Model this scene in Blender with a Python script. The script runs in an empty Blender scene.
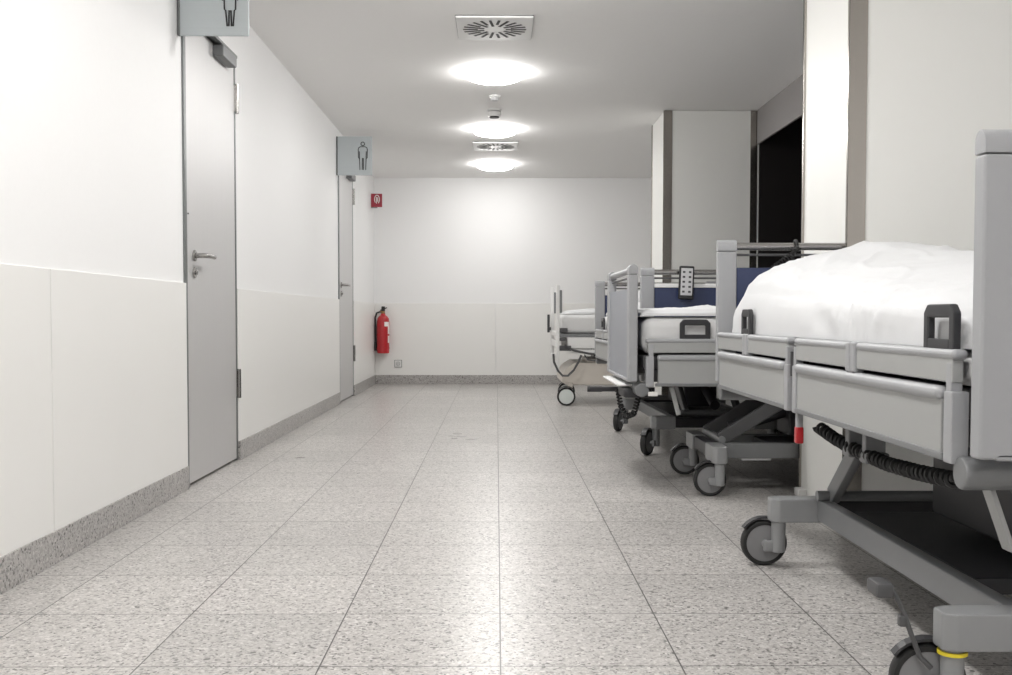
import bpy, bmesh, math, random
from math import sin, cos, pi, radians
from mathutils import Vector, Matrix, noise

random.seed(4)
COL = bpy.context.scene.collection

# ------------------------------------------------------------------ materials
def mat(name, rgb, rough=0.5, metal=0.0, spec=0.5, coat=0.0):
    m = bpy.data.materials.new(name); m.use_nodes = True
    b = m.node_tree.nodes['Principled BSDF']
    b.inputs['Base Color'].default_value = (*rgb, 1)
    b.inputs['Roughness'].default_value = rough
    b.inputs['Metallic'].default_value = metal
    b.inputs['Specular IOR Level'].default_value = spec
    b.inputs['Coat Weight'].default_value = coat
    return m

def add_noise(m, scale, amount, bump=0.0, stretch=(1, 1, 1), rough_var=0.0):
    """fine procedural variation of colour and relief, in object space"""
    nt = m.node_tree; N = nt.nodes; L = nt.links
    b = N['Principled BSDF']
    tc = N.new('ShaderNodeTexCoord'); mp = N.new('ShaderNodeMapping')
    mp.inputs['Scale'].default_value = stretch
    nz = N.new('ShaderNodeTexNoise'); nz.inputs['Scale'].default_value = scale
    nz.inputs['Detail'].default_value = 4
    L.new(tc.outputs['Object'], mp.inputs['Vector']); L.new(mp.outputs['Vector'], nz.inputs['Vector'])
    c = b.inputs['Base Color'].default_value[:]
    mx = N.new('ShaderNodeMix'); mx.data_type = 'RGBA'
    mx.inputs[6].default_value = (*[v * (1 - amount) for v in c[:3]], 1)
    mx.inputs[7].default_value = (*[min(1, v * (1 + amount)) for v in c[:3]], 1)
    L.new(nz.outputs['Fac'], mx.inputs[0]); L.new(mx.outputs[2], b.inputs['Base Color'])
    if bump:
        bp = N.new('ShaderNodeBump'); bp.inputs['Strength'].default_value = bump
        bp.inputs['Distance'].default_value = 0.002
        L.new(nz.outputs['Fac'], bp.inputs['Height']); L.new(bp.outputs['Normal'], b.inputs['Normal'])
    if rough_var:
        mr = N.new('ShaderNodeMapRange'); r = b.inputs['Roughness'].default_value
        mr.inputs['To Min'].default_value = max(0, r - rough_var); mr.inputs['To Max'].default_value = r + rough_var
        L.new(nz.outputs['Fac'], mr.inputs['Value']); L.new(mr.outputs['Result'], b.inputs['Roughness'])
    return m

def granite(name, tile=None, dark=1.0, rough=0.27):
    m = bpy.data.materials.new(name); m.use_nodes = True
    nt = m.node_tree; N = nt.nodes; L = nt.links; b = N['Principled BSDF']
    tc = N.new('ShaderNodeTexCoord')
    def ramp(stops, interp='LINEAR'):
        r = N.new('ShaderNodeValToRGB'); r.color_ramp.interpolation = interp
        e = r.color_ramp.elements
        e[0].position, e[0].color = stops[0][0], (*stops[0][1], 1)
        e[1].position, e[1].color = stops[-1][0], (*stops[-1][1], 1)
        for p, c in stops[1:-1]:
            k = e.new(p); k.color = (*c, 1)
        return r
    def mix(a, bb, fac, mode='MIX'):
        x = N.new('ShaderNodeMix'); x.data_type = 'RGBA'; x.blend_type = mode
        for s, v in ((0, fac), (6, a), (7, bb)):
            if isinstance(v, (int, float)): x.inputs[s].default_value = v
            elif isinstance(v, tuple): x.inputs[s].default_value = (*v, 1)
            else: L.new(v, x.inputs[s])
        return x.outputs[2]
    # crystals
    v1 = N.new('ShaderNodeTexVoronoi'); v1.inputs['Scale'].default_value = 125
    v2 = N.new('ShaderNodeTexVoronoi'); v2.inputs['Scale'].default_value = 190
    n1 = N.new('ShaderNodeTexNoise'); n1.inputs['Scale'].default_value = 55; n1.inputs['Detail'].default_value = 5
    n2 = N.new('ShaderNodeTexNoise'); n2.inputs['Scale'].default_value = 1.3; n2.inputs['Detail'].default_value = 3
    for n in (v1, v2, n1, n2): L.new(tc.outputs['Object'], n.inputs['Vector'])
    s1 = N.new('ShaderNodeSeparateColor'); L.new(v1.outputs['Color'], s1.inputs['Color'])
    s2 = N.new('ShaderNodeSeparateColor'); L.new(v2.outputs['Color'], s2.inputs['Color'])
    d = dark
    r1 = ramp([(0, (.15*d, .145*d, .14*d)), (.09, (.32*d, .31*d, .302*d)), (.22, (.47*d, .455*d, .442*d)), (.50, (.56*d, .545*d, .53*d)), (.84, (.70*d, .685*d, .67*d))], 'CONSTANT')
    L.new(s1.outputs['Red'], r1.inputs['Fac'])
    r2 = ramp([(0, (.16*d, .155*d, .15*d)), (.09, (.44*d, .43*d, .42*d)), (.35, (.54*d, .525*d, .515*d)), (.8, (.63*d, .615*d, .605*d))], 'CONSTANT')
    L.new(s2.outputs['Green'], r2.inputs['Fac'])
    rn = ramp([(.42, (0, 0, 0)), (.58, (1, 1, 1))]); L.new(n1.outputs['Fac'], rn.inputs['Fac'])
    c = mix(r1.outputs['Color'], r2.outputs['Color'], rn.outputs['Color'])
    rw = ramp([(.3, (.93, .92, .91)), (.7, (1.06, 1.05, 1.04))]); L.new(n2.outputs['Fac'], rw.inputs['Fac'])
    c = mix(c, rw.outputs['Color'], 1.0, 'MULTIPLY')
    b.inputs['Roughness'].default_value = rough; b.inputs['Specular IOR Level'].default_value = .28
    if tile:
        tx, ty, ox, oy = tile
        mp = N.new('ShaderNodeMapping')
        mp.inputs['Location'].default_value = (-ox / tx, -oy / ty, 0)
        mp.inputs['Scale'].default_value = (1 / tx, 1 / ty, 1)
        L.new(tc.outputs['Object'], mp.inputs['Vector'])
        br = N.new('ShaderNodeTexBrick'); br.offset = 0; br.squash = 1
        br.inputs['Scale'].default_value = 1; br.inputs['Brick Width'].default_value = 1
        br.inputs['Row Height'].default_value = 1; br.inputs['Mortar Size'].default_value = .0050
        br.inputs['Mortar Smooth'].default_value = .3
        br.inputs['Color1'].default_value = (.95, .95, .945, 1); br.inputs['Color2'].default_value = (1.05, 1.045, 1.04, 1)
        br.inputs['Mortar'].default_value = (1, 1, 1, 1)
        L.new(mp.outputs['Vector'], br.inputs['Vector'])
        c = mix(c, br.outputs['Color'], 1.0, 'MULTIPLY')
        c = mix(c, (.10, .095, .09), br.outputs['Fac'])
        bp = N.new('ShaderNodeBump'); bp.invert = True; bp.inputs['Strength'].default_value = .6
        bp.inputs['Distance'].default_value = .0015
        L.new(br.outputs['Fac'], bp.inputs['Height']); L.new(bp.outputs['Normal'], b.inputs['Normal'])
        mr = N.new('ShaderNodeMapRange')
        mr.inputs['To Min'].default_value = rough - .03; mr.inputs['To Max'].default_value = rough + .09
        L.new(n2.outputs['Fac'], mr.inputs['Value']); L.new(mr.outputs['Result'], b.inputs['Roughness'])
    L.new(c, b.inputs['Base Color'])
    return m

def brushed(name, rgb, rough, axis='Z', metal=1.0):
    m = mat(name, rgb, rough, metal)
    st = {'Z': (220, 220, 2), 'X': (2, 220, 220)}[axis]
    return add_noise(m, 1.0, .05, 0.015, st, .03)

M = {}
M['wall'] = add_noise(mat('white_wall_paint', (.85, .85, .85), .55), 60, .012, .05)
M['wains'] = add_noise(mat('cream_wall_panel', (.83, .825, .805), .32), 3, .01)
M['ceil'] = add_noise(mat('ceiling_paint', (.89, .885, .875), .8), 40, .012, .05)
M['column'] = add_noise(mat('column_laminate', (.80, .80, .775), .4), 3, .01)
M['header'] = mat('grey_header', (.30, .285, .28), .6)
M['unlit_black'] = mat('unlit_room_black', (.012, .010, .010), .6, 0, .2)  # darkness of the unlit room put into its wall colour
M['floor'] = granite('granite_tiles', (.4005, .4016, .010, 2.249), .88)
M['granite'] = granite('granite_skirting', None, .78, .3)
M['steel'] = mat('satin_steel', (.40, .375, .345), .24, 1.0)
M['door'] = brushed('satin_door_steel', (.62, .615, .615), .46, 'Z', .5)
M['jamb'] = mat('grey_jamb_steel', (.20, .21, .21), .4, .7)
M['chrome'] = mat('satin_chrome', (.38, .37, .36), .25, 1.0)
M['sign'] = brushed('brushed_sign_aluminium', (.52, .56, .575), .45, 'X', .55)
M['black'] = mat('black_plastic', (.018, .018, .019), .45)
M['rubber'] = mat('black_rubber', (.014, .014, .014), .6)
M['grey'] = add_noise(mat('grey_bed_plastic', (.335, .34, .352), .38), 30, .015)
M['lgrey'] = add_noise(mat('light_grey_bed_laminate', (.345, .35, .345), .42), 20, .015)
M['cgrey'] = add_noise(mat('chassis_grey', (.265, .27, .275), .38, .1), 25, .02)
M['mgrey'] = add_noise(mat('grey_bed_metal', (.20, .205, .21), .4, .2), 25, .03)
M['dgrey'] = add_noise(mat('dark_grey_metal', (.085, .085, .088), .45, .2), 25, .05)
M['charcoal'] = mat('charcoal_plastic', (.030, .030, .033), .42)
M['panel'] = add_noise(mat('blue_grey_panel', (.25, .265, .30), .35), 20, .015)
M['blue'] = add_noise(mat('navy_laminate', (.036, .048, .108), .27), 15, .03)
M['linen'] = add_noise(mat('white_linen', (.63, .635, .645), .85), 260, .02, .15)
M['mattress'] = add_noise(mat('white_mattress_cover', (.66, .66, .66), .7), 200, .02, .1)
M['white'] = mat('white_plastic', (.78, .78, .77), .4)
M['beige'] = add_noise(mat('beige_plastic', (.62, .575, .52), .45), 12, .03)
M['hub'] = mat('grey_wheel_hub', (.20, .20, .205), .4)
M['whub'] = mat('pale_wheel_hub', (.62, .66, .64), .4)
M['red'] = mat('red_enamel', (.44, .014, .020), .32, 0, .5, .3)
M['redsign'] = mat('red_sign_face', (.30, .012, .03), .45)
M['yellow'] = mat('yellow_ring', (.75, .60, .03), .45)
M['brass'] = mat('valve_brass', (.35, .22, .10), .4, .8)
M['paper'] = mat('white_label', (.8, .79, .76), .6)
M['button'] = mat('dark_button', (.06, .06, .065), .5)
M['greyface'] = mat('pale_keypad', (.55, .55, .56), .5)

def emis(name, rgb, s):
    m = bpy.data.materials.new(name); m.use_nodes = True
    nt = m.node_tree; b = nt.nodes['Principled BSDF']
    b.inputs['Base Color'].default_value = (.8, .8, .8, 1)
    b.inputs['Emission Color'].default_value = (*rgb, 1); b.inputs['Emission Strength'].default_value = s
    return m
M['lamp'] = emis('opal_lamp', (1, .985, .965), 61)
M['lamp_far'] = emis('opal_lamp_weakest', (1, .985, .965), 30)
M['lamp_soft'] = emis('opal_lamp_weaker', (1, .985, .965), 42)

# ------------------------------------------------------------------ mesh helpers
class MB:
    def __init__(s): s.bm = bmesh.new()
    def box(s, a, b, bev=0.0, seg=2, mtx=None):
        a, b = Vector(a), Vector(b)
        lo = Vector([min(a[i], b[i]) for i in range(3)]); hi = Vector([max(a[i], b[i]) for i in range(3)])
        t = bmesh.new(); bmesh.ops.create_cube(t, size=1)
        for v in t.verts: v.co = Vector([lo[i] + (v.co[i] + .5) * (hi[i] - lo[i]) for i in range(3)])
        if bev: bmesh.ops.bevel(t, geom=t.edges[:], offset=min(bev, min(hi - lo) * .49), segments=seg, profile=.5, affect='EDGES')
        if mtx: bmesh.ops.transform(t, matrix=mtx, verts=t.verts[:])
        s._in(t); return s
    def bar(s, p0, p1, w, h, bev=.004, up=(0, 0, 1)):
        """rectangular bar between two points: w sideways, h along 'up'"""
        p0, p1 = Vector(p0), Vector(p1); d = p1 - p0; L = d.length; x = d.normalized()
        y = Vector(up).cross(x).normalized(); z = x.cross(y)
        m = Matrix(((x.x, y.x, z.x, p0.x), (x.y, y.y, z.y, p0.y), (x.z, y.z, z.z, p0.z), (0, 0, 0, 1)))
        return s.box((0, -w / 2, -h / 2), (L, w / 2, h / 2), bev, 2, m)
    def cyl(s, p0, p1, r, r2=None, seg=20, bev=0.0):
        p0, p1 = Vector(p0), Vector(p1); d = p1 - p0
        t = bmesh.new()
        bmesh.ops.create_cone(t, cap_ends=True, segments=seg, radius1=r, radius2=r if r2 is None else r2, depth=d.length)
        if bev:
            es = [e for e in t.edges if abs(abs(e.verts[0].co.z) - d.length / 2) < 1e-6 and abs(e.verts[0].co.z - e.verts[1].co.z) < 1e-6]
            bmesh.ops.bevel(t, geom=es, offset=bev, segments=2, profile=.5, affect='EDGES')
        q = Vector((0, 0, 1)).rotation_difference(d.normalized()).to_matrix().to_4x4()
        bmesh.ops.transform(t, matrix=Matrix.Translation((p0 + p1) / 2) @ q, verts=t.verts[:])
        s._in(t); return s
    def tube(s, pts, r, seg=8, closed=False):
        pts = [Vector(p) for p in pts]; n = len(pts); rings = []; up = None
        for i, p in enumerate(pts):
            if closed: d = pts[(i + 1) % n] - pts[i - 1]
            else: d = pts[min(i + 1, n - 1)] - pts[max(i - 1, 0)]
            d.normalize()
            if up is None:
                up = Vector((0, 0, 1)) if abs(d.z) < .9 else Vector((1, 0, 0))
            up = (up - d * up.dot(d)).normalized(); w = d.cross(up)
            rings.append([s.bm.verts.new(p + r * (cos(2 * pi * k / seg) * up + sin(2 * pi * k / seg) * w)) for k in range(seg)])
        for i in range(n if closed else n - 1):
            A, B = rings[i], rings[(i + 1) % n]
            for k in range(seg):
                s.bm.faces.new((A[k], A[(k + 1) % seg], B[(k + 1) % seg], B[k]))
        if not closed:
            s.bm.faces.new(rings[0][::-1]); s.bm.faces.new(rings[-1])
        return s
    def lathe(s, prof, mtx=None, seg=28):
        """prof: (radius, height) pairs about local z"""
        mtx = mtx or Matrix.Identity(4); rings = []
        for r, z in prof:
            if r < 1e-6: rings.append([s.bm.verts.new(mtx @ Vector((0, 0, z)))])
            else: rings.append([s.bm.verts.new(mtx @ Vector((r * cos(2 * pi * k / seg), r * sin(2 * pi * k / seg), z))) for k in range(seg)])
        for A, B in zip(rings, rings[1:]):
            for k in range(seg):
                j = (k + 1) % seg
                f = [A[k % len(A)], A[j % len(A)], B[j % len(B)], B[k % len(B)]]
                u = []
                for v in f:
                    if v not in u: u.append(v)
                if len(u) > 2: s.bm.faces.new(u)
        return s
    def prism(s, poly, h, mtx=None, bev=0.0):
        """polygon in local xy extruded by h along local z"""
        t = bmesh.new()
        f = t.faces.new([t.verts.new((x, y, 0)) for x, y in poly])
        r = bmesh.ops.extrude_face_region(t, geom=[f])
        bmesh.ops.translate(t, vec=(0, 0, h), verts=[v for v in r['geom'] if isinstance(v, bmesh.types.BMVert)])
        if bev: bmesh.ops.bevel(t, geom=t.edges[:], offset=bev, segments=2, profile=.5, affect='EDGES')
        if mtx: bmesh.ops.transform(t, matrix=mtx, verts=t.verts[:])
        s._in(t); return s
    def sheet(s, rows):
        """grid of points -> closed surface is up to the caller"""
        V = [[s.bm.verts.new(p) for p in r] for r in rows]
        for i in range(len(V) - 1):
            for j in range(len(V[0]) - 1):
                s.bm.faces.new((V[i][j], V[i + 1][j], V[i + 1][j + 1], V[i][j + 1]))
        return V
    def _in(s, t):
        bmesh.ops.recalc_face_normals(t, faces=t.faces[:])
        me = bpy.data.meshes.new('tmp'); t.to_mesh(me); t.free(); s.bm.from_mesh(me); bpy.data.meshes.remove(me)
    def build(s, name, m, parent=None, angle=38, smooth=True):
        bmesh.ops.recalc_face_normals(s.bm, faces=s.bm.faces[:])
        me = bpy.data.meshes.new(name); s.bm.to_mesh(me); s.bm.free()
        if smooth:
            me.polygons.foreach_set('use_smooth', [True] * len(me.polygons))
            me.set_sharp_from_angle(angle=radians(angle))
        me.materials.append(M[m] if isinstance(m, str) else m)
        o = bpy.data.objects.new(name, me); COL.objects.link(o)
        if smooth and angle < 60:
            wn = o.modifiers.new('weighted_normals', 'WEIGHTED_NORMAL'); wn.keep_sharp = True
        if parent: o.parent = parent
        return o

def tag(o, label=None, cat=None, group=None, kind=None):
    for k, v in (('label', label), ('category', cat), ('group', group), ('kind', kind)):
        if v: o[k] = v
    return o
def empty(name, loc=(0, 0, 0), rz=0.0):
    o = bpy.data.objects.new(name, None); o.location = loc; o.rotation_euler = (0, 0, rz)
    o.empty_display_size = .1; COL.objects.link(o); return o
def struct(name, mb, m, parent=None, **k):
    o = mb.build(name, m, parent, **k)
    if not parent: o['kind'] = 'structure'
    return o
def copy_tree(o, parent=None):
    c = o.copy(); COL.objects.link(c)
    if parent: c.parent = parent
    for ch in list(o.children): copy_tree(ch, c)
    return c

# ------------------------------------------------------------------ the setting
XL, XR, YB, ZC, ZS = -1.39, 2.06, 11.70, 2.405, 2.338
YN = -3.6
D1, D2, DW, DH = 4.585, 9.05, .93, 2.15           # door openings: start, width, height
struct('floor', MB().box((-1.7, YN - .2, -.12), (4.2, YB + .3, 0)), 'floor', smooth=False)
cb = MB().box((-1.7, YN - .2, ZC), (4.2, 9.1, ZC + .15))
m_yz = Matrix(((0, 0, 1, -1.7), (1, 0, 0, 0), (0, 1, 0, 0), (0, 0, 0, 1)))
cb.prism([(9.1, ZC), (YB + .3, ZS - .008), (YB + .3, ZC + .15), (9.1, ZC + .15)], 5.9, m_yz)
def zceil(y): return ZC - max(0, y - 9.1) * (ZC - ZS) / (YB - 9.1)
struct('ceiling', cb, 'ceil', smooth=False)
wl = MB()
for y0, y1 in ((YN, D1), (D1 + DW, D2), (D2 + DW, YB)): wl.box((XL - .2, y0, 0), (XL, y1, ZC))
for d in (D1, D2): wl.box((XL - .2, d, DH), (XL, d + DW, ZC))
struct('wall_left', wl, 'wall', smooth=False)
struct('wall_back', MB().box((XL - .2, YB, 0), (4.2, YB + .2, ZC)), 'wall', smooth=False)
struct('wall_front', MB().box((XL - .2, YN - .2, 0), (XR + .2, YN, ZC)), 'wall', smooth=False)
# right side: wall beside the camera, recess with a wide opening into a dark room, wall of the last bay
struct('wall_right', MB().box((XR, YN, 0), (XR + .2, 3.88, ZC)), 'wall', smooth=False)
struct('wall_right_header', MB().box((XR, 4.47, 2.135), (XR + .015, 8.17, ZC)), 'header', smooth=False)
struct('wall_right_end', MB().box((3.0, 8.83, 0), (3.2, YB, ZC)), 'wall', smooth=False)
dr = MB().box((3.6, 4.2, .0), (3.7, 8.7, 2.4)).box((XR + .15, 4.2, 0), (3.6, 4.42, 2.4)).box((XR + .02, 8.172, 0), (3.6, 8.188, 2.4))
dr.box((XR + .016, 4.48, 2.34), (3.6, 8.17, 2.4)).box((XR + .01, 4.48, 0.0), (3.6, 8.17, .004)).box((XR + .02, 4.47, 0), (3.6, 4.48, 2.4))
struct('wall_dark_room', dr, 'unlit_black', smooth=False)
# columns with steel corner trims
def column(n, y0, y1, x1):
    c = empty('column_%d' % n); c['kind'] = 'structure'
    MB().box((1.33, y0, 0), (x1, y1, ZC - .002), .003).build('column_body', 'column', c)
    for i, (y, s) in enumerate(((y0, -1), (y1, 1))):
        MB().box((1.322, y + s * .006, .0), (1.39, y, ZC - .004)).box((1.322, y + s * .0058, .0), (1.33, y - s * .016, ZC - .004)).build('corner_trim', 'steel', c, smooth=False)
    if x1 > 2: MB().box((2.012, y0 - .007, 0), (2.066, y0, ZC - .004)).build('corner_trim', 'steel', c, smooth=False)
    MB().box((1.295, y1 - .10, 0), (1.33, y1 - .03, .035), .006).build('plinth', 'white', c)
    return c
column(1, 3.885, 4.465, 2.3)
column(2, 8.19, 8.825, 3.2)
# wall panels below the dado joint
k = 0
for y0, y1 in ((-3.6, .21), (.214, 3.197), (3.201, D1 + .008), (D1 + DW - .004, D2 + .008), (D2 + DW - .004, YB - .013)):
    k += 1
    struct('trim_%d' % k, MB().box((XL, y0, .10), (XL + .011, y1, .92), .003), 'wains')
for x0, x1 in ((XL + .011, -.012), (-.007, 2.99)):
    k += 1
    struct('trim_%d' % k, MB().box((x0, YB - .012, .10), (x1, YB, .92), .003), 'wains')
bb = MB()
for y0, y1 in ((YN, D1), (D1 + DW, D2), (D2 + DW, YB)): bb.box((XL, y0, 0), (XL + .017, y1, .103), .002)
struct('baseboard_left', bb, 'granite')
struct('baseboard_back', MB().box((XL + .017, YB - .018, 0), (3.0, YB, .103), .002), 'granite')

# ------------------------------------------------------------------ doors
def build_door(y0):
    d = empty('door_1', (XL, y0, 0)); d['kind'] = 'structure'
    W, H = DW, DH
    MB().box((-.10, 0, 0), (.010, .034, H), .003).box((-.10, W - .020, 0), (.004, W, H), .003).box((-.10, .034, H - .035), (.008, W - .02, H), .003).build('door_frame', 'jamb', d)
    MB().box((-.05, .040, .012), (.002, W - .028, H - .042), .003).build('door_leaf', 'door', d)
    h = MB().cyl((.002, .155, 1.05), (.012, .155, 1.05), .026, seg=24, bev=.003).build('door_handle', 'chrome', d)
    MB().tube([(.01, .155, 1.05), (.045, .155, 1.05), (.058, .160, 1.05), (.062, .175, 1.05), (.062, .23, 1.051), (.06, .285, 1.050)], .0115, 10).build('lever', 'chrome', h)
    MB().cyl((.002, .155, .972), (.011, .155, .972), .025, seg=24, bev=.003).box((.010, .145, .962), (.020, .165, .982), .004).build('door_lock', 'chrome', d)
    for z in (.335, 1.845):
        MB().cyl((.012, W - .006, z), (.012, W - .006, z + .155), .011, seg=12, bev=.002).box((.0, W - .03, z + .01), (.006, W + .012, z + .145), .001).build('hinge', 'chrome', d)
    c = MB().box((.002, .50, 2.045), (.056, .76, 2.10), .008).build('door_closer', 'mgrey', d)
    MB().bar((.045, .62, 2.105), (.03, .12, 2.118), .018, .012).box((.008, .10, 2.112), (.038, .84, 2.128), .003).build('closer_arm', 'jamb', c)
    MB().box((.0022, .062, 1.23), (.006, .073, 1.237), .001).build('door_stud', 'dgrey', d)
    return d
door1 = build_door(D1)
door2 = copy_tree(door1); door2.name = 'door_2'; door2.location.y = D2

# ------------------------------------------------------------------ signs
def rest_sign(y, label, low):
    X0, Z0, S = XL + .002, 1.992, 1.0
    r = empty('toilet_sign', (X0, y, Z0))
    tag(r, label, 'sign', 'toilet signs above the doors')
    MB().box((0, 0, 0), (.309, .014, .334), .002).build('sign_plate', 'sign', r)
    MB().box((-.0, -.004, -.0), (.012, .018, .334), .002).build('wall_bracket', 'jamb', r)
    g = MB(); cx = .229; yy = -.002; t = .0034
    if not low:      # standing figure, outline only
        g.tube([(cx + .016 * cos(a * pi / 8), yy, .270 + .016 * sin(a * pi / 8)) for a in range(16)], t, 6, True)
        for s in (-1, 1):
            g.tube([(cx, yy, .245), (cx + s * .020, yy, .245), (cx + s * .034, yy, .238), (cx + s * .040, yy, .222), (cx + s * .038, yy, .150), (cx + s * .030, yy, .145)], t, 6)
            g.tube([(cx + s * .030, yy, .205), (cx + s * .025, yy, .045)], t, 6)
            g.tube([(cx + s * .004, yy, .148), (cx + s * .006, yy, .045)], t, 6)
    else:
        g.tube([(cx + .018 * cos(a * pi / 8), yy, .290 + .018 * sin(a * pi / 8)) for a in range(16)], t, 6, True)
        for s in (-1, 1):
            g.tube([(cx, yy, .262), (cx + s * .018, yy, .262), (cx + s * .028, yy, .254), (cx + s * .034, yy, .238), (cx + s * .039, yy, .158), (cx + s * .031, yy, .152)], t, 6)
            g.tube([(cx + s * .020, yy, .225), (cx + s * .025, yy, .160), (cx + s * .024, yy, .112), (cx + s * .019, yy, .108), (cx + s * .013, yy, .040)], t, 6)
            g.tube([(cx + s * .004, yy, .108), (cx + s * .006, yy, .040)], t, 6)
    g.build('pictogram', 'black', r)
    return r
rest_sign(4.53, 'brushed grey toilet sign jutting above the near door, cut by the photo edge', True)
rest_sign(8.97, 'small grey toilet sign with outlined standing figure above the far door', False)

fs = empty('fire_sign', (XL + .013, 11.33, 1.955), radians(6))
tag(fs, 'small red square fire extinguisher sign jutting from wall above the extinguisher', 'sign')
MB().box((0, 0, .012), (.122, .008, .158), .002).build('sign_plate', 'redsign', fs)
g = MB().tube([(.066 + .026 * cos(a), -.002, .095 + .047 * sin(a)) for a in [radians(x) for x in range(-60, 235, 15)]], .0045, 6)
g.tube([(.060, -.002, .050), (.060, -.002, .12), (.072, -.002, .115), (.074, -.002, .07)], .004, 6)
g.build('pictogram', 'paper', fs)
MB().box((0, -.002, 0), (.07, .010, .011), .001).build('sign_arm', 'jamb', fs)

# ------------------------------------------------------------------ fire extinguisher and socket
fe = empty('fire_extinguisher', (-1.278, YB - .095, .352))
tag(fe, 'red fire extinguisher hanging on the back wall in the left corner', 'fire extinguisher')
MB().lathe([(0, .012), (.05, .012), (.056, 0), (.068, .004), (.070, .03), (.070, .36), (.064, .395), (.046, .42), (.026, .432), (.024, .45), (0, .45)], seg=32).build('cylinder', 'red', fe)
MB().cyl((0, 0, .448), (0, 0, .475), .020, seg=16).cyl((-.03, 0, .47), (.02, 0, .47), .013, seg=12).build('valve', 'brass', fe)
MB().bar((-.03, 0, .485), (.045, -.02, .515), .02, .012).box((-.018, -.016, .475), (.022, .014, .530), .006).build('squeeze_handle', 'black', fe)
MB().tube([(-.03, 0, .47), (-.07, -.01, .455), (-.088, -.01, .40), (-.088, 0, .30), (-.086, .0, .12)], .010, 8).cyl((-.086, 0, .13), (-.086, 0, .03), .013, .017, 12).build('hose', 'black', fe)
lb = MB()
def wrap(mb, r, a0, a1, z0, z1, n=10):
    rows = [[Vector((r * cos(radians(a0 + (a1 - a0) * i / n)), r * sin(radians(a0 + (a1 - a0) * i / n)), z)) for i in range(n + 1)] for z in (z0, z1)]
    mb.sheet(rows)
wrap(lb, .0708, -72, -18, .305, .355); wrap(lb, .0708, -36, -12, .12, .305)
lb.build('printed_label', 'paper', fe)
MB().box((-.03, .06, .05), (.03, .094, .40), .004).lathe([(.0715, .20), (.073, .20), (.073, .22), (.0715, .22)], seg=32).lathe([(.0715, .05), (.073, .05), (.073, .07), (.0715, .07)], seg=32).build('wall_bracket', 'red', fe)

so = empty('wall_socket', (-1.117, YB - .012, .232))
tag(so, 'small white square wall socket low on the back wall beside the extinguisher', 'socket')
MB().box((-.043, -.006, -.043), (.043, 0, .043), .003).build('socket_frame', 'jamb', so)
MB().box((-.037, -.010, -.037), (.037, -.005, .037), .004).build('socket_plate', 'white', so)
MB().tube([(.021 * cos(radians(a)), -.0105, .021 * sin(radians(a))) for a in range(0, 360, 20)], .002, 6, True).tube([(-.008, -.0105, -.012), (-.006, -.0105, .008), (.006, -.0105, .008), (.008, -.0105, -.012)], .0022, 6).build('socket_insert', 'jamb', so)

# ------------------------------------------------------------------ ceiling fittings
def ceiling_light(y, z, label, group=None, lamp='lamp'):
    r = empty('ceiling_light', (-.015, y, z))
    tag(r, label, 'ceiling light', group)
    MB().lathe([(0, 0), (.180, 0), (.180, -.0045), (0, -.0045)], seg=40).build('light_base', 'white', r)
    MB().lathe([(.190, -.004), (.189, -.023), (.176, -.041), (.14, -.054), (.09, -.062), (.045, -.066), (0, -.067)], seg=32).build('diffuser', lamp, r)
    return r
ceiling_light(6.95, ZC, 'round glowing ceiling light nearest the camera, just beyond the large square vent', lamp='lamp_soft')
ceiling_light(9.02, ZC, 'round glowing ceiling light in the middle, just behind the smoke detector', lamp='lamp_soft')
ceiling_light(10.80, zceil(10.80), 'round glowing ceiling light farthest away, between small vent and back wall', lamp='lamp_far')
for y in (4.85, 2.75, .65, -1.6):
    ceiling_light(y, ZC, 'round white ceiling light overhead on the nearer ceiling, above the photographed view', 'ceiling lights above the view')

def vent(y, z, label):
    r = empty('ceiling_vent', (-.012, y, z))
    tag(r, label, 'vent')
    MB().box((-.212, -.228, -.014), (.212, .228, 0), .003).build('vent_plate', 'white', r)
    MB().box((-.2145, -.2305, -.004), (.2145, .2305, 0), .001).build('shadow_gap', 'dgrey', r)
    s = MB()
    for i in range(22):
        a = 2 * pi * i / 22; c, n = cos(a), sin(a)
        for r0, r1 in ((.062, .178),) if i % 2 == 0 else ((.095, .178),):
            s.bar((r0 * c, r0 * n, -.0142), (r1 * c, r1 * n, -.0142), .015, .003, 0)
    s.build('vent_slots', 'rubber', r)
    return r
vent(5.865, ZC, 'large square white ceiling vent with radial slots, nearest the camera')
vent(9.80, zceil(9.80) + .002, 'smaller looking square ceiling vent with radial slots before the last light')
sd = empty('smoke_detector', (-.02, 8.20, ZC))
tag(sd, 'white domed smoke detector with black band on the ceiling before the middle light', 'smoke detector')
MB().lathe([(0, 0), (.058, 0), (.058, -.010), (.052, -.014)], seg=28).build('detector_base', 'white', sd)
MB().lathe([(.050, -.012), (.050, -.020), (.0, -.020)], seg=28).build('gap_band', 'black', sd)
MB().lathe([(.0, -.018), (.056, -.018), (.056, -.034), (.048, -.050), (.036, -.056), (0, -.056)], seg=28).build('detector_head', 'white', sd)
MB().lathe([(.0385, -.0545), (.040, -.060), (.036, -.064), (0, -.066)], seg=20).build('sensor_cage', 'black', sd)
cs = empty('ceiling_sensor', (-.015, 7.68, ZC))
tag(cs, 'tiny round white ceiling sensor between the nearest light and the smoke detector', 'sensor')
MB().lathe([(0, 0), (.045, 0), (.045, -.012), (.036, -.018), (0, -.018)], seg=24).build('sensor_base', 'white', cs)
MB().lathe([(.034, -.018), (.030, -.036), (.0, -.040)], seg=24).build('sensor_lens', 'greyface', cs)

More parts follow.
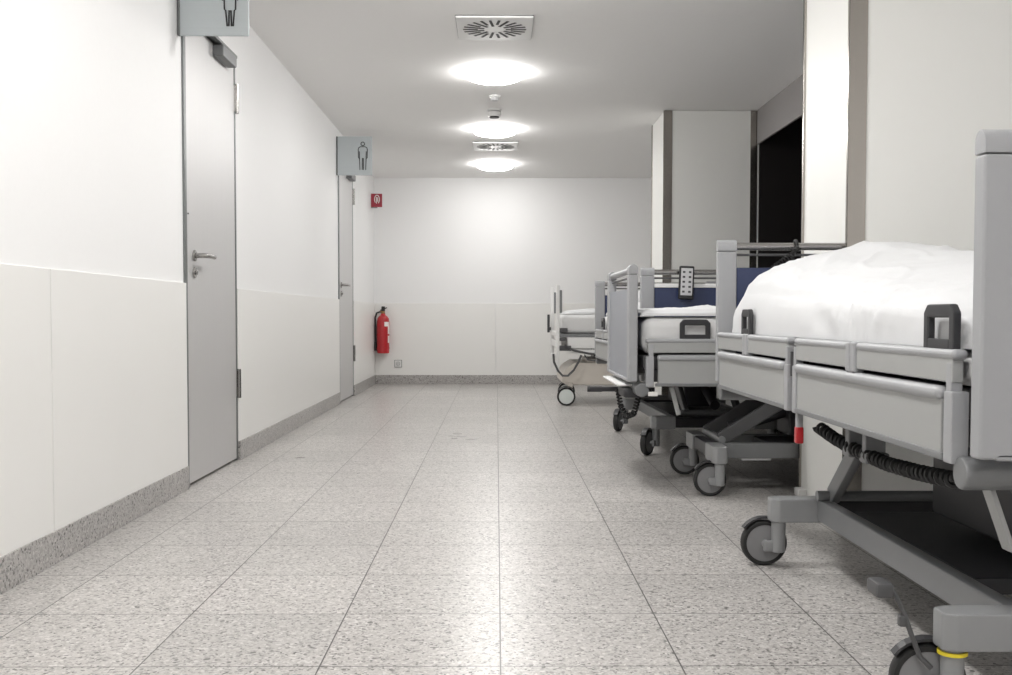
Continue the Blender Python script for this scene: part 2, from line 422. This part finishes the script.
# ------------------------------------------------------------------ hospital beds
def caster_pair(root, u, v, ang, side, wheel_r=.071, hubm='hub', ring=False, stem_m='cgrey', z_top=.155):
    """ang: direction in which the wheel trails; side: which side of the stem the wheel is on (local frame)"""
    tx, ty = cos(ang), sin(ang); nx, ny = -ty * side, tx * side
    R = wheel_r; n3 = Vector((nx, ny, 0)); t3 = Vector((tx, ty, 0))
    p = Vector((u, v, 0)); wc = p + t3 * .036 + n3 * .036; wc.z = R
    st = MB().cyl(p + Vector((0, 0, R - .022)), p + Vector((0, 0, z_top)), .0205, .0225, 20, .004)
    st.cyl(p + t3 * .036 + Vector((0, 0, R)), tuple(wc), .012, seg=14)
    st.bar(p + Vector((0, 0, R - .004)), p + t3 * .046 + Vector((0, 0, R - .004)), .018, .034, .006)
    c = st.build('caster', stem_m, root)
    q = Vector((0, 0, 1)).rotation_difference(n3).to_matrix().to_4x4()
    off = Matrix.Translation(wc) @ q
    MB().lathe([(R * .80, -.016), (R * .93, -.016), (R, -.008), (R, .008), (R * .93, .016), (R * .80, .016), (R * .80, -.016)], off, 40).build('wheel', 'rubber', c)
    MB().lathe([(0, -.0185), (R * .3, -.0185), (R * .83, -.0145), (R * .83, .0145), (R * .3, .0185), (0, .0185)], off, 40).build('hub_cap', hubm, c)
    # fender over the wheel
    fd = MB(); arc = [Vector((wc.x, wc.y, R)) + t3 * ((R + .008) * cos(radians(k))) + Vector((0, 0, (R + .008) * sin(radians(k)))) for k in range(35, 150, 12)]
    for A, B in zip(arc, arc[1:]): fd.bar(A, B, .030, .005, 0, tuple((A + B) / 2 - Vector((wc.x, wc.y, R))))
    fd.build('fender', 'charcoal', c)
    if ring:
        MB().lathe([(.0220, 0), (.0275, 0), (.0275, .007), (.0220, .007)], Matrix.Translation((u, v, z_top - .016)), 28).build('brake_ring', 'yellow', c)
    return c

def end_board(root, name, u, sgn, z0, bh, W, outer, inner, bar='chrome'):
    """board across the bed, inner face at local u; sgn = outward direction along u"""
    t = .040; hw = W / 2; zt = z0 + bh; u0, u1 = u, u + sgn * t
    b = MB().box((u + sgn * .010, -hw + .06, z0 + .006), (u + sgn * .021, hw - .06, zt - .105), .003).build(name, inner, root)
    MB().box((u + sgn * .0212, -hw + .06, z0 + .006), (u + sgn * .032, hw - .06, zt - .105), .003).build('outer_panel', outer, b)
    for s in (-1, 1):
        y0, y1 = s * hw, s * (hw - .072)
        MB().box((u0, y0, z0), (u1, y1, zt - .044), .006, 3).build('post', 'grey', b)
        # half-round cap above a fine joint
        r = t / 2; um = (u0 + u1) / 2
        poly = [(um - r, zt - .0425)] + [(um - r * cos(pi * k / 10), zt - r + r * sin(pi * k / 10)) for k in range(11)] + [(um + r, zt - .0425)]
        m = Matrix(((1, 0, 0, 0), (0, 0, 1, min(y0, y1)), (0, 1, 0, 0), (0, 0, 0, 1)))
        MB().prism(poly, .072, m, .0025).build('post_cap', 'grey', b)
    MB().cyl((u + sgn * .020, -hw + .06, zt - .024), (u + sgn * .020, hw - .06, zt - .024), .0145, seg=16).build('grab_bar', bar, b)
    MB().cyl((u + sgn * .020, -hw + .06, zt - .056), (u + sgn * .020, hw - .06, zt - .056), .0050, seg=10).build('accessory_rail', 'dgrey', b)
    MB().box((u0, -hw + .03, z0 - .002), (u1, hw - .03, z0 + .012), .004).build('bottom_rail', 'grey', b)
    return b

def hospital_bed(loc, rz, label, z0=.525, bh=.555, W=.90, L=2.10, ch=dict(), cast=(), foot=('panel', 'blue', 'grey'), fu=.04, fh=None, ret=(.140, 1.660), mt=.285):
    root = empty('hospital_bed', loc, rz)
    tag(root, label, 'hospital bed', 'hospital beds parked along the right side')
    hw = W / 2
    end_board(root, 'foot_board', fu, -1, z0, fh or bh, W, *foot)
    end_board(root, 'head_board', L - .04, 1, z0, bh, W, 'panel', 'blue')
    # mattress and its platform
    MB().box((.07, -hw + .05, z0 + .055), (L - .07, hw - .05, z0 + .115), .01).build('mattress_platform', 'dgrey', root)
    MB().box((.065, -hw + .035, z0 + .118), (L - .065, hw - .035, z0 + mt), min(.05, (mt - .118) * .4), 5).build('mattress', 'mattress', root)
    # split side rails, lowered: two tiers, two sections a side
    for s in (-1, 1):
        y = s * hw; yi = s * (hw - .022); yo = s * (hw + .004)
        ends = ((.085, .590, .655, 1.075), (1.165, 1.625, 1.690, L - .055))
        for a, b1, b2, c in ends:
            # upper tier: two slim panels joined by a bracket, rounded rail on top
            p = MB().box((a, y, z0 + .128), (b1, yi, z0 + .178), .003).box((b2, y, z0 + .128), (c, yi, z0 + .178), .003).build('upper_rail_panel', 'lgrey', root)
            MB().box((a - .01, yo, z0 + .170), (b1, yi - s * .006, z0 + .190), .0095, 4).box((b2, yo, z0 + .170), (c + .01, yi - s * .006, z0 + .190), .0095, 4).build('rounded_rail', 'grey', p)
            MB().box((b1 + .002, s * (hw + .006), z0 + .118), ((b1 + b2) / 2 - .003, yi, z0 + .191), .006, 3).box(((b1 + b2) / 2 + .003, s * (hw + .006), z0 + .118), (b2 - .002, yi, z0 + .191), .006, 3).build('rail_bracket', 'grey', p)
        for a, c in ((.130, 1.062), (1.195, L - .075)):
            p = MB().box((a, y, z0 - .012), (c, yi, z0 + .100), .004).build('lower_rail_panel', 'lgrey', root)
            MB().box((a - .004, s * (hw + .010), z0 + .092), (c + .004, yi - s * .004, z0 + .119), .0125, 4).build('rounded_rail', 'grey', p)
            MB().box((a - .012, yo, z0 - .02), (c + .012, yi, z0 - .006), .003).build('lower_edge', 'mgrey', p)
        # telescopic uprights at the section ends
        for u in (.096, 1.082, 1.165):
            MB().box((u - .020, s * (hw + .004), z0 - .022), (u + .016, yi - s * .008, z0 + .112), .004).box((u - .008, s * (hw + .001), z0 + .105), (u + .014, yi, z0 + .165), .003).build('rail_upright', 'grey', root)
        MB().box((1.095, s * (hw - .012), z0 + .05), (1.150, s * (hw - .045), z0 + .165), .006).cyl((1.122, s * (hw - .012), z0 + .08), (1.122, s * (hw - .012), z0 + .15), .013, seg=14).build('rail_hinge', 'charcoal', root)
        for u, uw in zip(ret, (.135, .115)):         # black mattress retainers standing above the rail
            zz = z0 + .186; hy = s * (hw - .010)
            m = Matrix(((1, 0, 0, u), (0, 0, 1, hy - .008), (0, 1, 0, zz), (0, 0, 0, 1)))
            f = MB(); w2, hh, e = uw, .088, .022
            f.prism([(0, .0), (e, .0), (e, hh - .026), (w2 - e, hh - .026), (w2 - e, .0), (w2, .0), (w2, hh - .016), (w2 - .016, hh), (.016, hh), (0, hh - .016)], .016, m, .004)
            f.prism([(e - .002, .0), (w2 - e + .002, .0), (w2 - e + .002, .022), (e - .002, .022)], .016, m, .003)
            f.build('mattress_retainer', 'charcoal', root)
        # small brackets and the release handle under the side
        for u in (.66, .78): MB().box((u, s * (hw - .05), z0 - .085), (u + .028, s * (hw - .10), z0 - .02), .004).box((u - .014, s * (hw - .045), z0 - .105), (u + .034, s * (hw - .105), z0 - .078), .006).build('drainage_hook', 'mgrey', root)
        MB().box((1.070, s * (hw - .004), z0 - .075), (1.090, s * (hw - .022), z0 - .012), .004).build('release_handle', 'grey', root)
        MB().box((1.068, s * (hw - .002), z0 - .108), (1.092, s * (hw - .024), z0 - .060), .005).build('release_grip', 'red', root)
    # under the bed: frame, tube bumpers, lifting arms, chassis
    MB().box((.10, -hw + .08, z0 - .005), (L - .10, -hw + .12, z0 + .052), .004).box((.10, hw - .12, z0 - .005), (L - .10, hw - .08, z0 + .052), .004).box((.60, -hw + .10, z0 - .03), (.66, hw - .10, z0 + .03), .004).box((1.02, -hw + .10, z0 - .03), (1.08, hw - .10, z0 + .03), .004).build('lifting_frame', 'dgrey', root)
    for u in (.062, L - .062):
        MB().cyl((u, -hw + .005, z0 - .036), (u, hw - .005, z0 - .036), .031, seg=24, bev=.008).build('end_tube', 'mgrey', root)
    du, dv = ch.get('du', 0), ch.get('dv', 0); tr = ch.get('track', .42); bt = ch.get('beam', .28)
    uA, uB = .13 + du, ch.get('end', 1.34) + du; zb0, zb1 = .145, .218
    for s in (-1, 1):
        v = dv + s * bt
        MB().box((uA + .02, v - .02, zb0 + .006), (uB + .015, v + .02, zb1), .007).build('chassis_beam', 'mgrey', root)
        MB().bar((uA + .03, dv + s * .15, zb1 + .012), (uA + .36, dv + s * .15, z0 - .055), .030, .060, .008).build('lift_arm', 'dgrey', root)
        MB().bar((uB - .05, dv + (v - dv) * .93, zb1 + .012), (uB - .36, dv + (v - dv) * .93, z0 - .040), .030, .056, .008).build('lift_arm', 'mgrey', root)
    for u in (uA, uB):
        for s in (-1, 1):
            o, i = dv + s * (tr + .03), dv + s * (bt - .02)
            e = s * .024
            poly = [(u - .034, i), (u + .034, i), (u + .034, o - e), (u + .022, o), (u - .022, o), (u - .034, o - e)]
            MB().prism(poly, zb1 - zb0, Matrix.Translation((0, 0, zb0)), .006).build('caster_arm', 'cgrey', root)
        MB().box((u - .026, dv - bt, zb0 + .008), (u + .026, dv + bt, zb1 - .006), .008).build('cross_member', 'charcoal', root)
    for u, z, b in ((uA + .035, zb1 + .014, .18), (uB - .055, zb1 + .014, bt + .03), (uA + .36, z0 - .06, .19), (uB - .36, z0 - .045, bt + .03)):
        MB().cyl((u, dv - b, z), (u, dv + b, z), .016, seg=16).build('pivot_tube', 'mgrey', root)
    MB().box((uA + .35, dv - .10, zb1 + .02), (uB - .35, dv + .10, z0 - .09), .015).cyl((uA + .1, dv - .03, zb1 + .05), (uA + .55, dv - .03, z0 - .08), .028).build('actuator', 'charcoal', root)
    MB().box((uA + .25, dv - bt + .03, zb0 + .03), (uB - .2, dv + bt - .03, zb1 - .005), .008).build('chassis_cover', 'charcoal', root)
    for s, uu, ang, sd in cast:
        caster_pair(root, (uA, uB)[uu], dv + s * tr, ang, sd, ring=(ch.get('ring', False) and uu == 0 and s > 0), z_top=zb0 + .004)
    return root

H = pi / 2
# bed beside the camera, foot towards us (local u = +Y, local v = -X)
bed1 = hospital_bed((1.29, 1.80, 0), H, 'grey hospital bed nearest the camera, heaped with a big white duvet', .525, .540, .90, 2.14,
    dict(track=.42, beam=.29, ring=True), ((1, 0, H * .9, -1), (1, 1, H, -1), (-1, 0, H, -1), (-1, 1, H * 1.2, -1)), fu=.012, fh=.575, ret=(.088, 1.62), mt=.186)
MB().tube([(.145, .545, .262), (.143, .530, .250), (.141, .512, .215), (.138, .497, .170), (.135, .480, .125), (.13, .46, .105)], .005, 8).box((.12, .535, .240), (.18, .570, .270), .008).box((.134, .505, .182), (.150, .520, .205), .004).build('brake_pedal', 'dgrey', bed1)
def coil(path, R, r, turns, n=10, seg=5):
    pts = [Vector(p) for p in path]; out = []
    L = [0]
    for a, b in zip(pts, pts[1:]): L.append(L[-1] + (b - a).length)
    N = turns * n
    for i in range(N + 1):
        d = L[-1] * i / N; k = max(j for j in range(len(pts) - 1) if L[j] <= d + 1e-9)
        f = (d - L[k]) / (L[k + 1] - L[k]); p = pts[k].lerp(pts[k + 1], f); t = (pts[k + 1] - pts[k]).normalized()
        a = t.cross(Vector((0, 0, 1)) if abs(t.z) < .9 else Vector((1, 0, 0))).normalized(); b = t.cross(a)
        out.append(p + R * (cos(2 * pi * i / n) * a + sin(2 * pi * i / n) * b))
    return out, r, seg
p, r, sg = coil([(1.02, .40, .470), (.90, .395, .452), (.74, .39, .440), (.55, .39, .436), (.36, .40, .446), (.14, .41, .462)], .013, .0055, 34)
MB().tube(p, r, sg).build('spiral_cable', 'rubber', bed1)
MB().bar((.10, .372, .455), (.10, .330, .338), .010, .040, .003, (1, 0, 0)).build('strut', 'lgrey', bed1)

# second bed stands across the passage, foot board towards the passage (local u = +X, local v = +Y)
bed2 = hospital_bed((.578, 4.93, 0), 0, 'grey hospital bed standing crosswise behind the nearest bed, foot end in the passage', .487, .515, .88, 2.12,
    dict(track=.30, beam=.17, dv=-.255, du=.25), ((-1, 0, pi, -1), (1, 0, pi, -1), (-1, 1, pi, -1), (1, 1, pi, -1)), ret=(.225, 1.66))
for z in (.424, .463): MB().box((.088, -.4345, z), (.130, -.4305, z + .019), .001).build('paper_tag', 'paper', bed2)
MB().box((-.03, -.30, .458), (.10, .36, .468), .004).build('foot_shelf', 'white', bed2)
MB().box((-.12, .10, .405), (.20, .135, .428), .004).cyl((-.13, .118, .416), (-.06, .118, .416), .014).build('pull_out_bar', 'charcoal', bed2)
MB().box((-.01, -.34, .408), (.12, -.12, .452), .012).build('control_box', 'charcoal', bed2)
p, r, sg = coil([(-.01, -.14, .43), (-.0, -.16, .36), (.02, -.20, .31), (.05, -.25, .33), (.07, -.28, .42)], .010, .005, 20)
MB().tube(p, r, sg).build('spiral_cable', 'rubber', bed2)
MB().bar((.20, -.38, .46), (.235, -.36, .335), .012, .02, .003, (1, 0, 0)).build('strut', 'lgrey', bed2)
MB().box((.50, -.4385, .142), (.63, -.4355, .178), .001).build('rating_plate', 'greyface', bed2)

# third bed, behind the second, again along the passage
bed3 = hospital_bed((1.222, 5.50, 0), H + radians(1.1), 'grey hospital bed farther back along the passage, its blue end board behind the crosswise bed', .49, .545, .90, 2.16,
    dict(track=.325, beam=.24, du=.10, end=1.33), ((1, 0, pi * .82, -1), (1, 1, pi * .86, -1), (-1, 0, pi, 1), (-1, 1, pi, 1)), foot=('blue', 'blue'))
MB().box((.004, -.385, .928), (.040, .385, .950), .003).build('board_edging', 'white', bed3)

# ------------------------------------------------------------------ pale older bed in the last bay
def old_bed(loc):
    r = empty('hospital_bed', loc)
    tag(r, 'white hospital bed with beige base, farthest away before the back wall', 'hospital bed', 'hospital beds parked along the right side')
    L, W = 2.05, .92
    for u, nm in ((0, 'foot_board'), (L - .05, 'head_board')):
        b = MB().box((u + .005, .03, .50), (u + .030, W - .03, .56), .004).box((u + .005, .03, .60), (u + .030, W - .03, .64), .004).build(nm, 'white', r)
        for y in (0, W - .045):
            MB().box((u, y, .29), (u + .030, y + .045, 1.045), .006, 3).build('post', 'white', b)
            MB().box((u + .029, y + .006, .80), (u + .052, y + .04, 1.00), .006).build('post_grip', 'mgrey', b)
    MB().box((-.035, W - .10, .62), (-.012, W - .06, .79), .006).box((-.012, W - .10, .64), (.0, W - .06, .67), .003).build('crank_handle', 'charcoal', r)
    MB().box((-.04, .02, .41), (.0, .10, .45), .006).build('end_bumper', 'white', r)
    MB().box((.05, .03, .625), (L - .08, W - .03, .785), .035, 4).build('mattress', 'mattress', r)
    MB().box((.03, .012, .592), (L - .05, W - .012, .622), .005).build('mattress_platform', 'mgrey', r)
    for y in (0.0, W - .02):
        MB().box((.10, y, .495), (L - .1, y + .02, .590), .006).build('side_panel', 'white', r)
        MB().box((.10, y, .452), (L - .1, y + .02, .486), .006).build('lower_side_panel', 'white', r)
    for a, b in (((.03, .01, .632), (.10, .05, .672)), ((.03, -.005, .475), (.13, .05, .52)), ((.03, .01, .56), (.09, .05, .59))): MB().box(a, b, .004).build('corner_fitting', 'dgrey', r)
    # beige base
    poly = [(.05, .20), (.10, .175), (1.75, .175), (1.80, .20), (1.80, .34), (1.72, .37), (.17, .372), (.10, .33), (.06, .27)]
    mtx = Matrix(((1, 0, 0, 0), (0, 0, 1, .06), (0, 1, 0, 0), (0, 0, 0, 1)))
    MB().prism(poly, .70, mtx, .012).build('base_cover', 'beige', r)
    MB().box((.28, .10, .372), (1.6, .72, .402), .01).build('base_lid', 'beige', r)
    MB().box((.35, .3, .40), (.55, .55, .60), .01).box((1.3, .3, .40), (1.5, .55, .60), .01).build('lift_column', 'dgrey', r)
    k = -.024
    for r_, p in ((.0095, [(.07, .525), (.15, .48), (.28, .452), (.45, .440), (1.2, .430)]),
                  (.0095, [(-.025, .45), (-.02, .38), (.015, .305), (.055, .262), (.10, .262), (.15, .31), (.19, .38), (.215, .44)]),
                  (.0060, [(.24, .445), (.27, .40), (.33, .395), (.40, .435)])):
        MB().tube([(u, k, z) for u, z in p], r_, 8).build('cable', 'dgrey', r)
        k -= .02
    for u, y, a in ((.125, .03, pi), (.17, .68, pi), (1.7, .03, pi), (1.7, .68, pi)):
        caster_pair(r, u, y, a, 1, .080, 'whub', False, 'beige', .20)
    return r
bed4 = old_bed((.515, 8.875, 0))

# ------------------------------------------------------------------ bedding
def heap(name, x0, x1, y0, y1, zb, cross, along, wr, seed, label, group, nu=96, nv=64, cat='duvet', m='linen', pinch=None):
    """soft closed cloth heap: 'cross' = list of (t across, height share), 'along' = list of (s, height)"""
    def interp(tab, x):
        for (a, va), (b, vb) in zip(tab, tab[1:]):
            if x <= b:
                f = (x - a) / (b - a) if b > a else 0
                f = f * f * (3 - 2 * f) * .5 + f * .5
                return va + (vb - va) * f
        return tab[-1][1]
    def top(s, t):
        z = interp(along, s) * interp(cross, t)
        x = x0 + (x1 - x0) * t; y = y0 + (y1 - y0) * s
        e = min(1, 8 * min(t, 1 - t) + .25) * min(1, 10 * min(s, 1 - s) + .1)
        q = Vector((x * 2.1 + seed, y * 1.6, seed * 3.1))
        w = noise.noise(q) * 1.0 + .5 * noise.noise(q * 2.7 + Vector((3, 1, 0)))
        fold = 1 - abs(noise.noise(Vector((x * 3.2 + y * .9, y * 4.5 - x * 1.4, seed * 7.7)))) * 2.2
        fold = max(0, fold) ** 3
        c1 = abs(noise.noise(Vector((x * 4.6 - y * 2.6, y * 2.2 + x * 1.1, seed * 2.3))))
        crease = max(0, 1 - c1 * 5.5) ** 2
        c2 = abs(noise.noise(Vector((x * 2.2 + y * 6.0, y * 2.0 - x * 5.0, seed * 5.1))))
        crease += .6 * max(0, 1 - c2 * 6) ** 2
        return z + wr * e * (w + .55 * fold + .50 * crease - .35)
    rows = []
    for i in range(nu + 1):
        s = i / nu; row = []
        for j in range(nv + 1):
            t = j / nv
            tt = .5 - .5 * cos(pi * t); ss = .5 - .5 * cos(pi * s)
            tt = .6 * tt + .4 * t; ss = .6 * ss + .4 * s
            z = top(ss, tt)
            # swell a little over the edges
            bul = .012 * sin(pi * min(1, z / .12)) if z > 0 else 0
            sx = -1 if tt < .5 else 1
            k = max(0, 1 - min(tt, 1 - tt) / .06)
            x = x0 + (x1 - x0) * tt + sx * bul * k
            y = y0 + (y1 - y0) * ss
            if pinch and tt < .5:            # folds fanning out from where the cover is tucked at the side
                dz, dy = z + .03 + .5 * tt, y - pinch[0]; r = math.hypot(dz, dy); an = math.atan2(dz, dy)
                g = noise.noise(Vector((an * 4.2, r * 1.2, seed))) + .5 * noise.noise(Vector((an * 9.5, r * 1.5, seed + 4)))
                g = (1 - abs(g) * 2.4) * math.exp(-(r / pinch[1]) ** 2) * min(1, z / .05) * min(1, r / .08)
                x -= .010 * g * max(0, 1 - tt / .4); z += .010 * g * (1 - tt / .5)
            row.append(Vector((x, y, zb + z)))
        rows.append(row)
    mb = MB(); V = mb.sheet(rows)
    # close underneath
    bot = [[None] * (nv + 1) for _ in range(nu + 1)]
    ring = [V[0][j] for j in range(nv + 1)] + [V[i][nv] for i in range(1, nu + 1)] + [V[nu][j] for j in range(nv - 1, -1, -1)] + [V[i][0] for i in range(nu - 1, 0, -1)]
    low = [mb.bm.verts.new((v.co.x, v.co.y, zb - .002)) for v in ring]
    for k in range(len(ring)):
        q = (k + 1) % len(ring)
        mb.bm.faces.new((ring[k], ring[q], low[q], low[k]))
    mb.bm.faces.new(low)
    o = mb.build(name, m, angle=75)
    tag(o, label, cat, group)
    return o
G = 'white duvets on the beds'
heap('duvet', .874, 1.70, 1.86, 3.80, .717,
     [(0, .10), (.012, .38), (.04, .52), (.08, .605), (.13, .665), (.28, .79), (.45, .885), (.58, .91), (.72, .86), (.84, .72), (.95, .42), (1, .1)],
     [(0, .06), (.03, .135), (.10, .175), (.25, .200), (.45, .238), (.62, .280), (.85, .340), (.94, .335), (.98, .22), (1, .05)],
     .013, 1.7, 'big rumpled white duvet heaped on the bed nearest the camera', G, 150, 110, pinch=(2.44, .36))
heap('duvet', .64, 2.60, 4.535, 5.32, .778,
     [(0, .3), (.02, .8), (.08, 1.0), (.5, 1.05), (.92, 1.0), (.98, .8), (1, .3)],
     [(0, .012), (.03, .034), (.10, .042), (.3, .036), (.9, .036), (1, .012)],
     .013, 4.2, 'flat white duvet on the crosswise bed with its foot in the passage', G, 60, 80)
d3 = heap('duvet', .835, 1.61, 5.60, 7.05, .781,
     [(0, .3), (.03, .8), (.1, 1.0), (.5, 1.1), (.9, 1.0), (.97, .8), (1, .3)],
     [(0, .02), (.04, .07), (.3, .09), (.8, .08), (1, .02)],
     .012, 7.9, 'white duvet glimpsed under the bar of the blue board behind crosswise bed', G, 60, 40)
heap('pillow', .80, 1.50, 7.08, 7.52, .781,
     [(0, .1), (.06, .5), (.2, .9), (.5, 1.0), (.8, .9), (.94, .5), (1, .1)],
     [(0, .05), (.12, .14), (.45, .19), (.8, .16), (1, .04)],
     .008, 2.2, 'white pillow against the blue headboard of the third bed along the passage', None, 40, 40, 'pillow')
heap('duvet', .60, 2.50, 8.93, 9.74, .791,
     [(0, .3), (.03, .8), (.1, 1.0), (.5, 1.05), (.9, 1.0), (.97, .8), (1, .3)],
     [(0, .02), (.03, .035), (.2, .045), (.8, .045), (1, .02)],
     .006, 9.4, 'thin folded white cover on the white bed with the beige base', G, 60, 40)

# ------------------------------------------------------------------ hand control and coiled lead
hc = empty('hand_control', (1.006, 5.470, .864))
hc.rotation_euler = (0, radians(2), 0)
tag(hc, 'black hand control with pale keypad hanging on the bar behind the crosswise bed', 'remote control')
MB().box((-.040, -.012, 0), (.040, .010, .178), .008, 3).tube([(0, .008, .150)] + [(0, .0457 + .0215 * cos(radians(k)), .149 + .0215 * sin(radians(k))) for k in range(165, -60, -15)], .0045, 8).build('control_body', 'black', hc)
MB().box((-.031, -.0145, .022), (.031, -.010, .166), .002).build('keypad', 'greyface', hc)
for i in range(5):
    for s in (-1, 1):
        MB().box((s * .016 - .007, -.0165, .036 + i * .026), (s * .016 + .007, -.0135, .047 + i * .026), .002).build('button', 'button', hc)
cc = empty('coiled_cable', (1.136, 3.92, 1.041))
tag(cc, 'black coiled lead hanging over the end bar of the nearest bed', 'cable')
p, r, sg = coil([(-.10, -.050, -.090), (-.07, -.047, -.066), (-.035, -.044, -.042), (.0, -.040, -.018), (.002, -.036, -.008)], .0095, .0028, 11, 12)
MB().tube(p, r, sg).build('coil', 'rubber', cc)
MB().tube([(.002, -.036, -.008)] + [(.003, .0225 * cos(radians(k)), .0225 * sin(radians(k))) for k in range(180, -15, -15)] + [(.0, .026, -.06)], .006, 8).build('lead', 'rubber', cc)

# ------------------------------------------------------------------ camera and view
f, cy = 1028.0, 354.0
def axes(yaw, pitch, roll):
    w = Vector((sin(yaw) * cos(pitch), cos(yaw) * cos(pitch), -sin(pitch)))
    r = Vector((cos(yaw), -sin(yaw), 0)); u = r.cross(w)
    return r * cos(roll) + u * sin(roll), -r * sin(roll) + u * cos(roll), w
R_, U_, W_ = axes(radians(.5321), radians(2.1162), radians(.08))
cam = bpy.data.cameras.new('camera'); co = bpy.data.objects.new('camera', cam); COL.objects.link(co)
cam.sensor_fit = 'HORIZONTAL'; cam.sensor_width = 36; cam.lens = f / 1012 * 36
cam.shift_y = (cy - 337.5) / 1012
cam.clip_start = .05
co.matrix_world = Matrix(((R_.x, U_.x, -W_.x, 0), (R_.y, U_.y, -W_.y, 0), (R_.z, U_.z, -W_.z, .775), (0, 0, 0, 1)))
sc = bpy.context.scene
sc.camera = co
w = bpy.data.worlds.new('world'); sc.world = w; w.use_nodes = True
w.node_tree.nodes['Background'].inputs[0].default_value = (.6, .62, .65, 1)
w.node_tree.nodes['Background'].inputs[1].default_value = 0.0
sc.view_settings.view_transform = 'Standard'; sc.view_settings.look = 'None'
sc.view_settings.gamma = 1; sc.view_settings.use_curve_mapping = False
sc.view_settings.exposure = 0.2
sc.cycles.use_denoising = True
sc.cycles.max_bounces = 10; sc.cycles.diffuse_bounces = 6
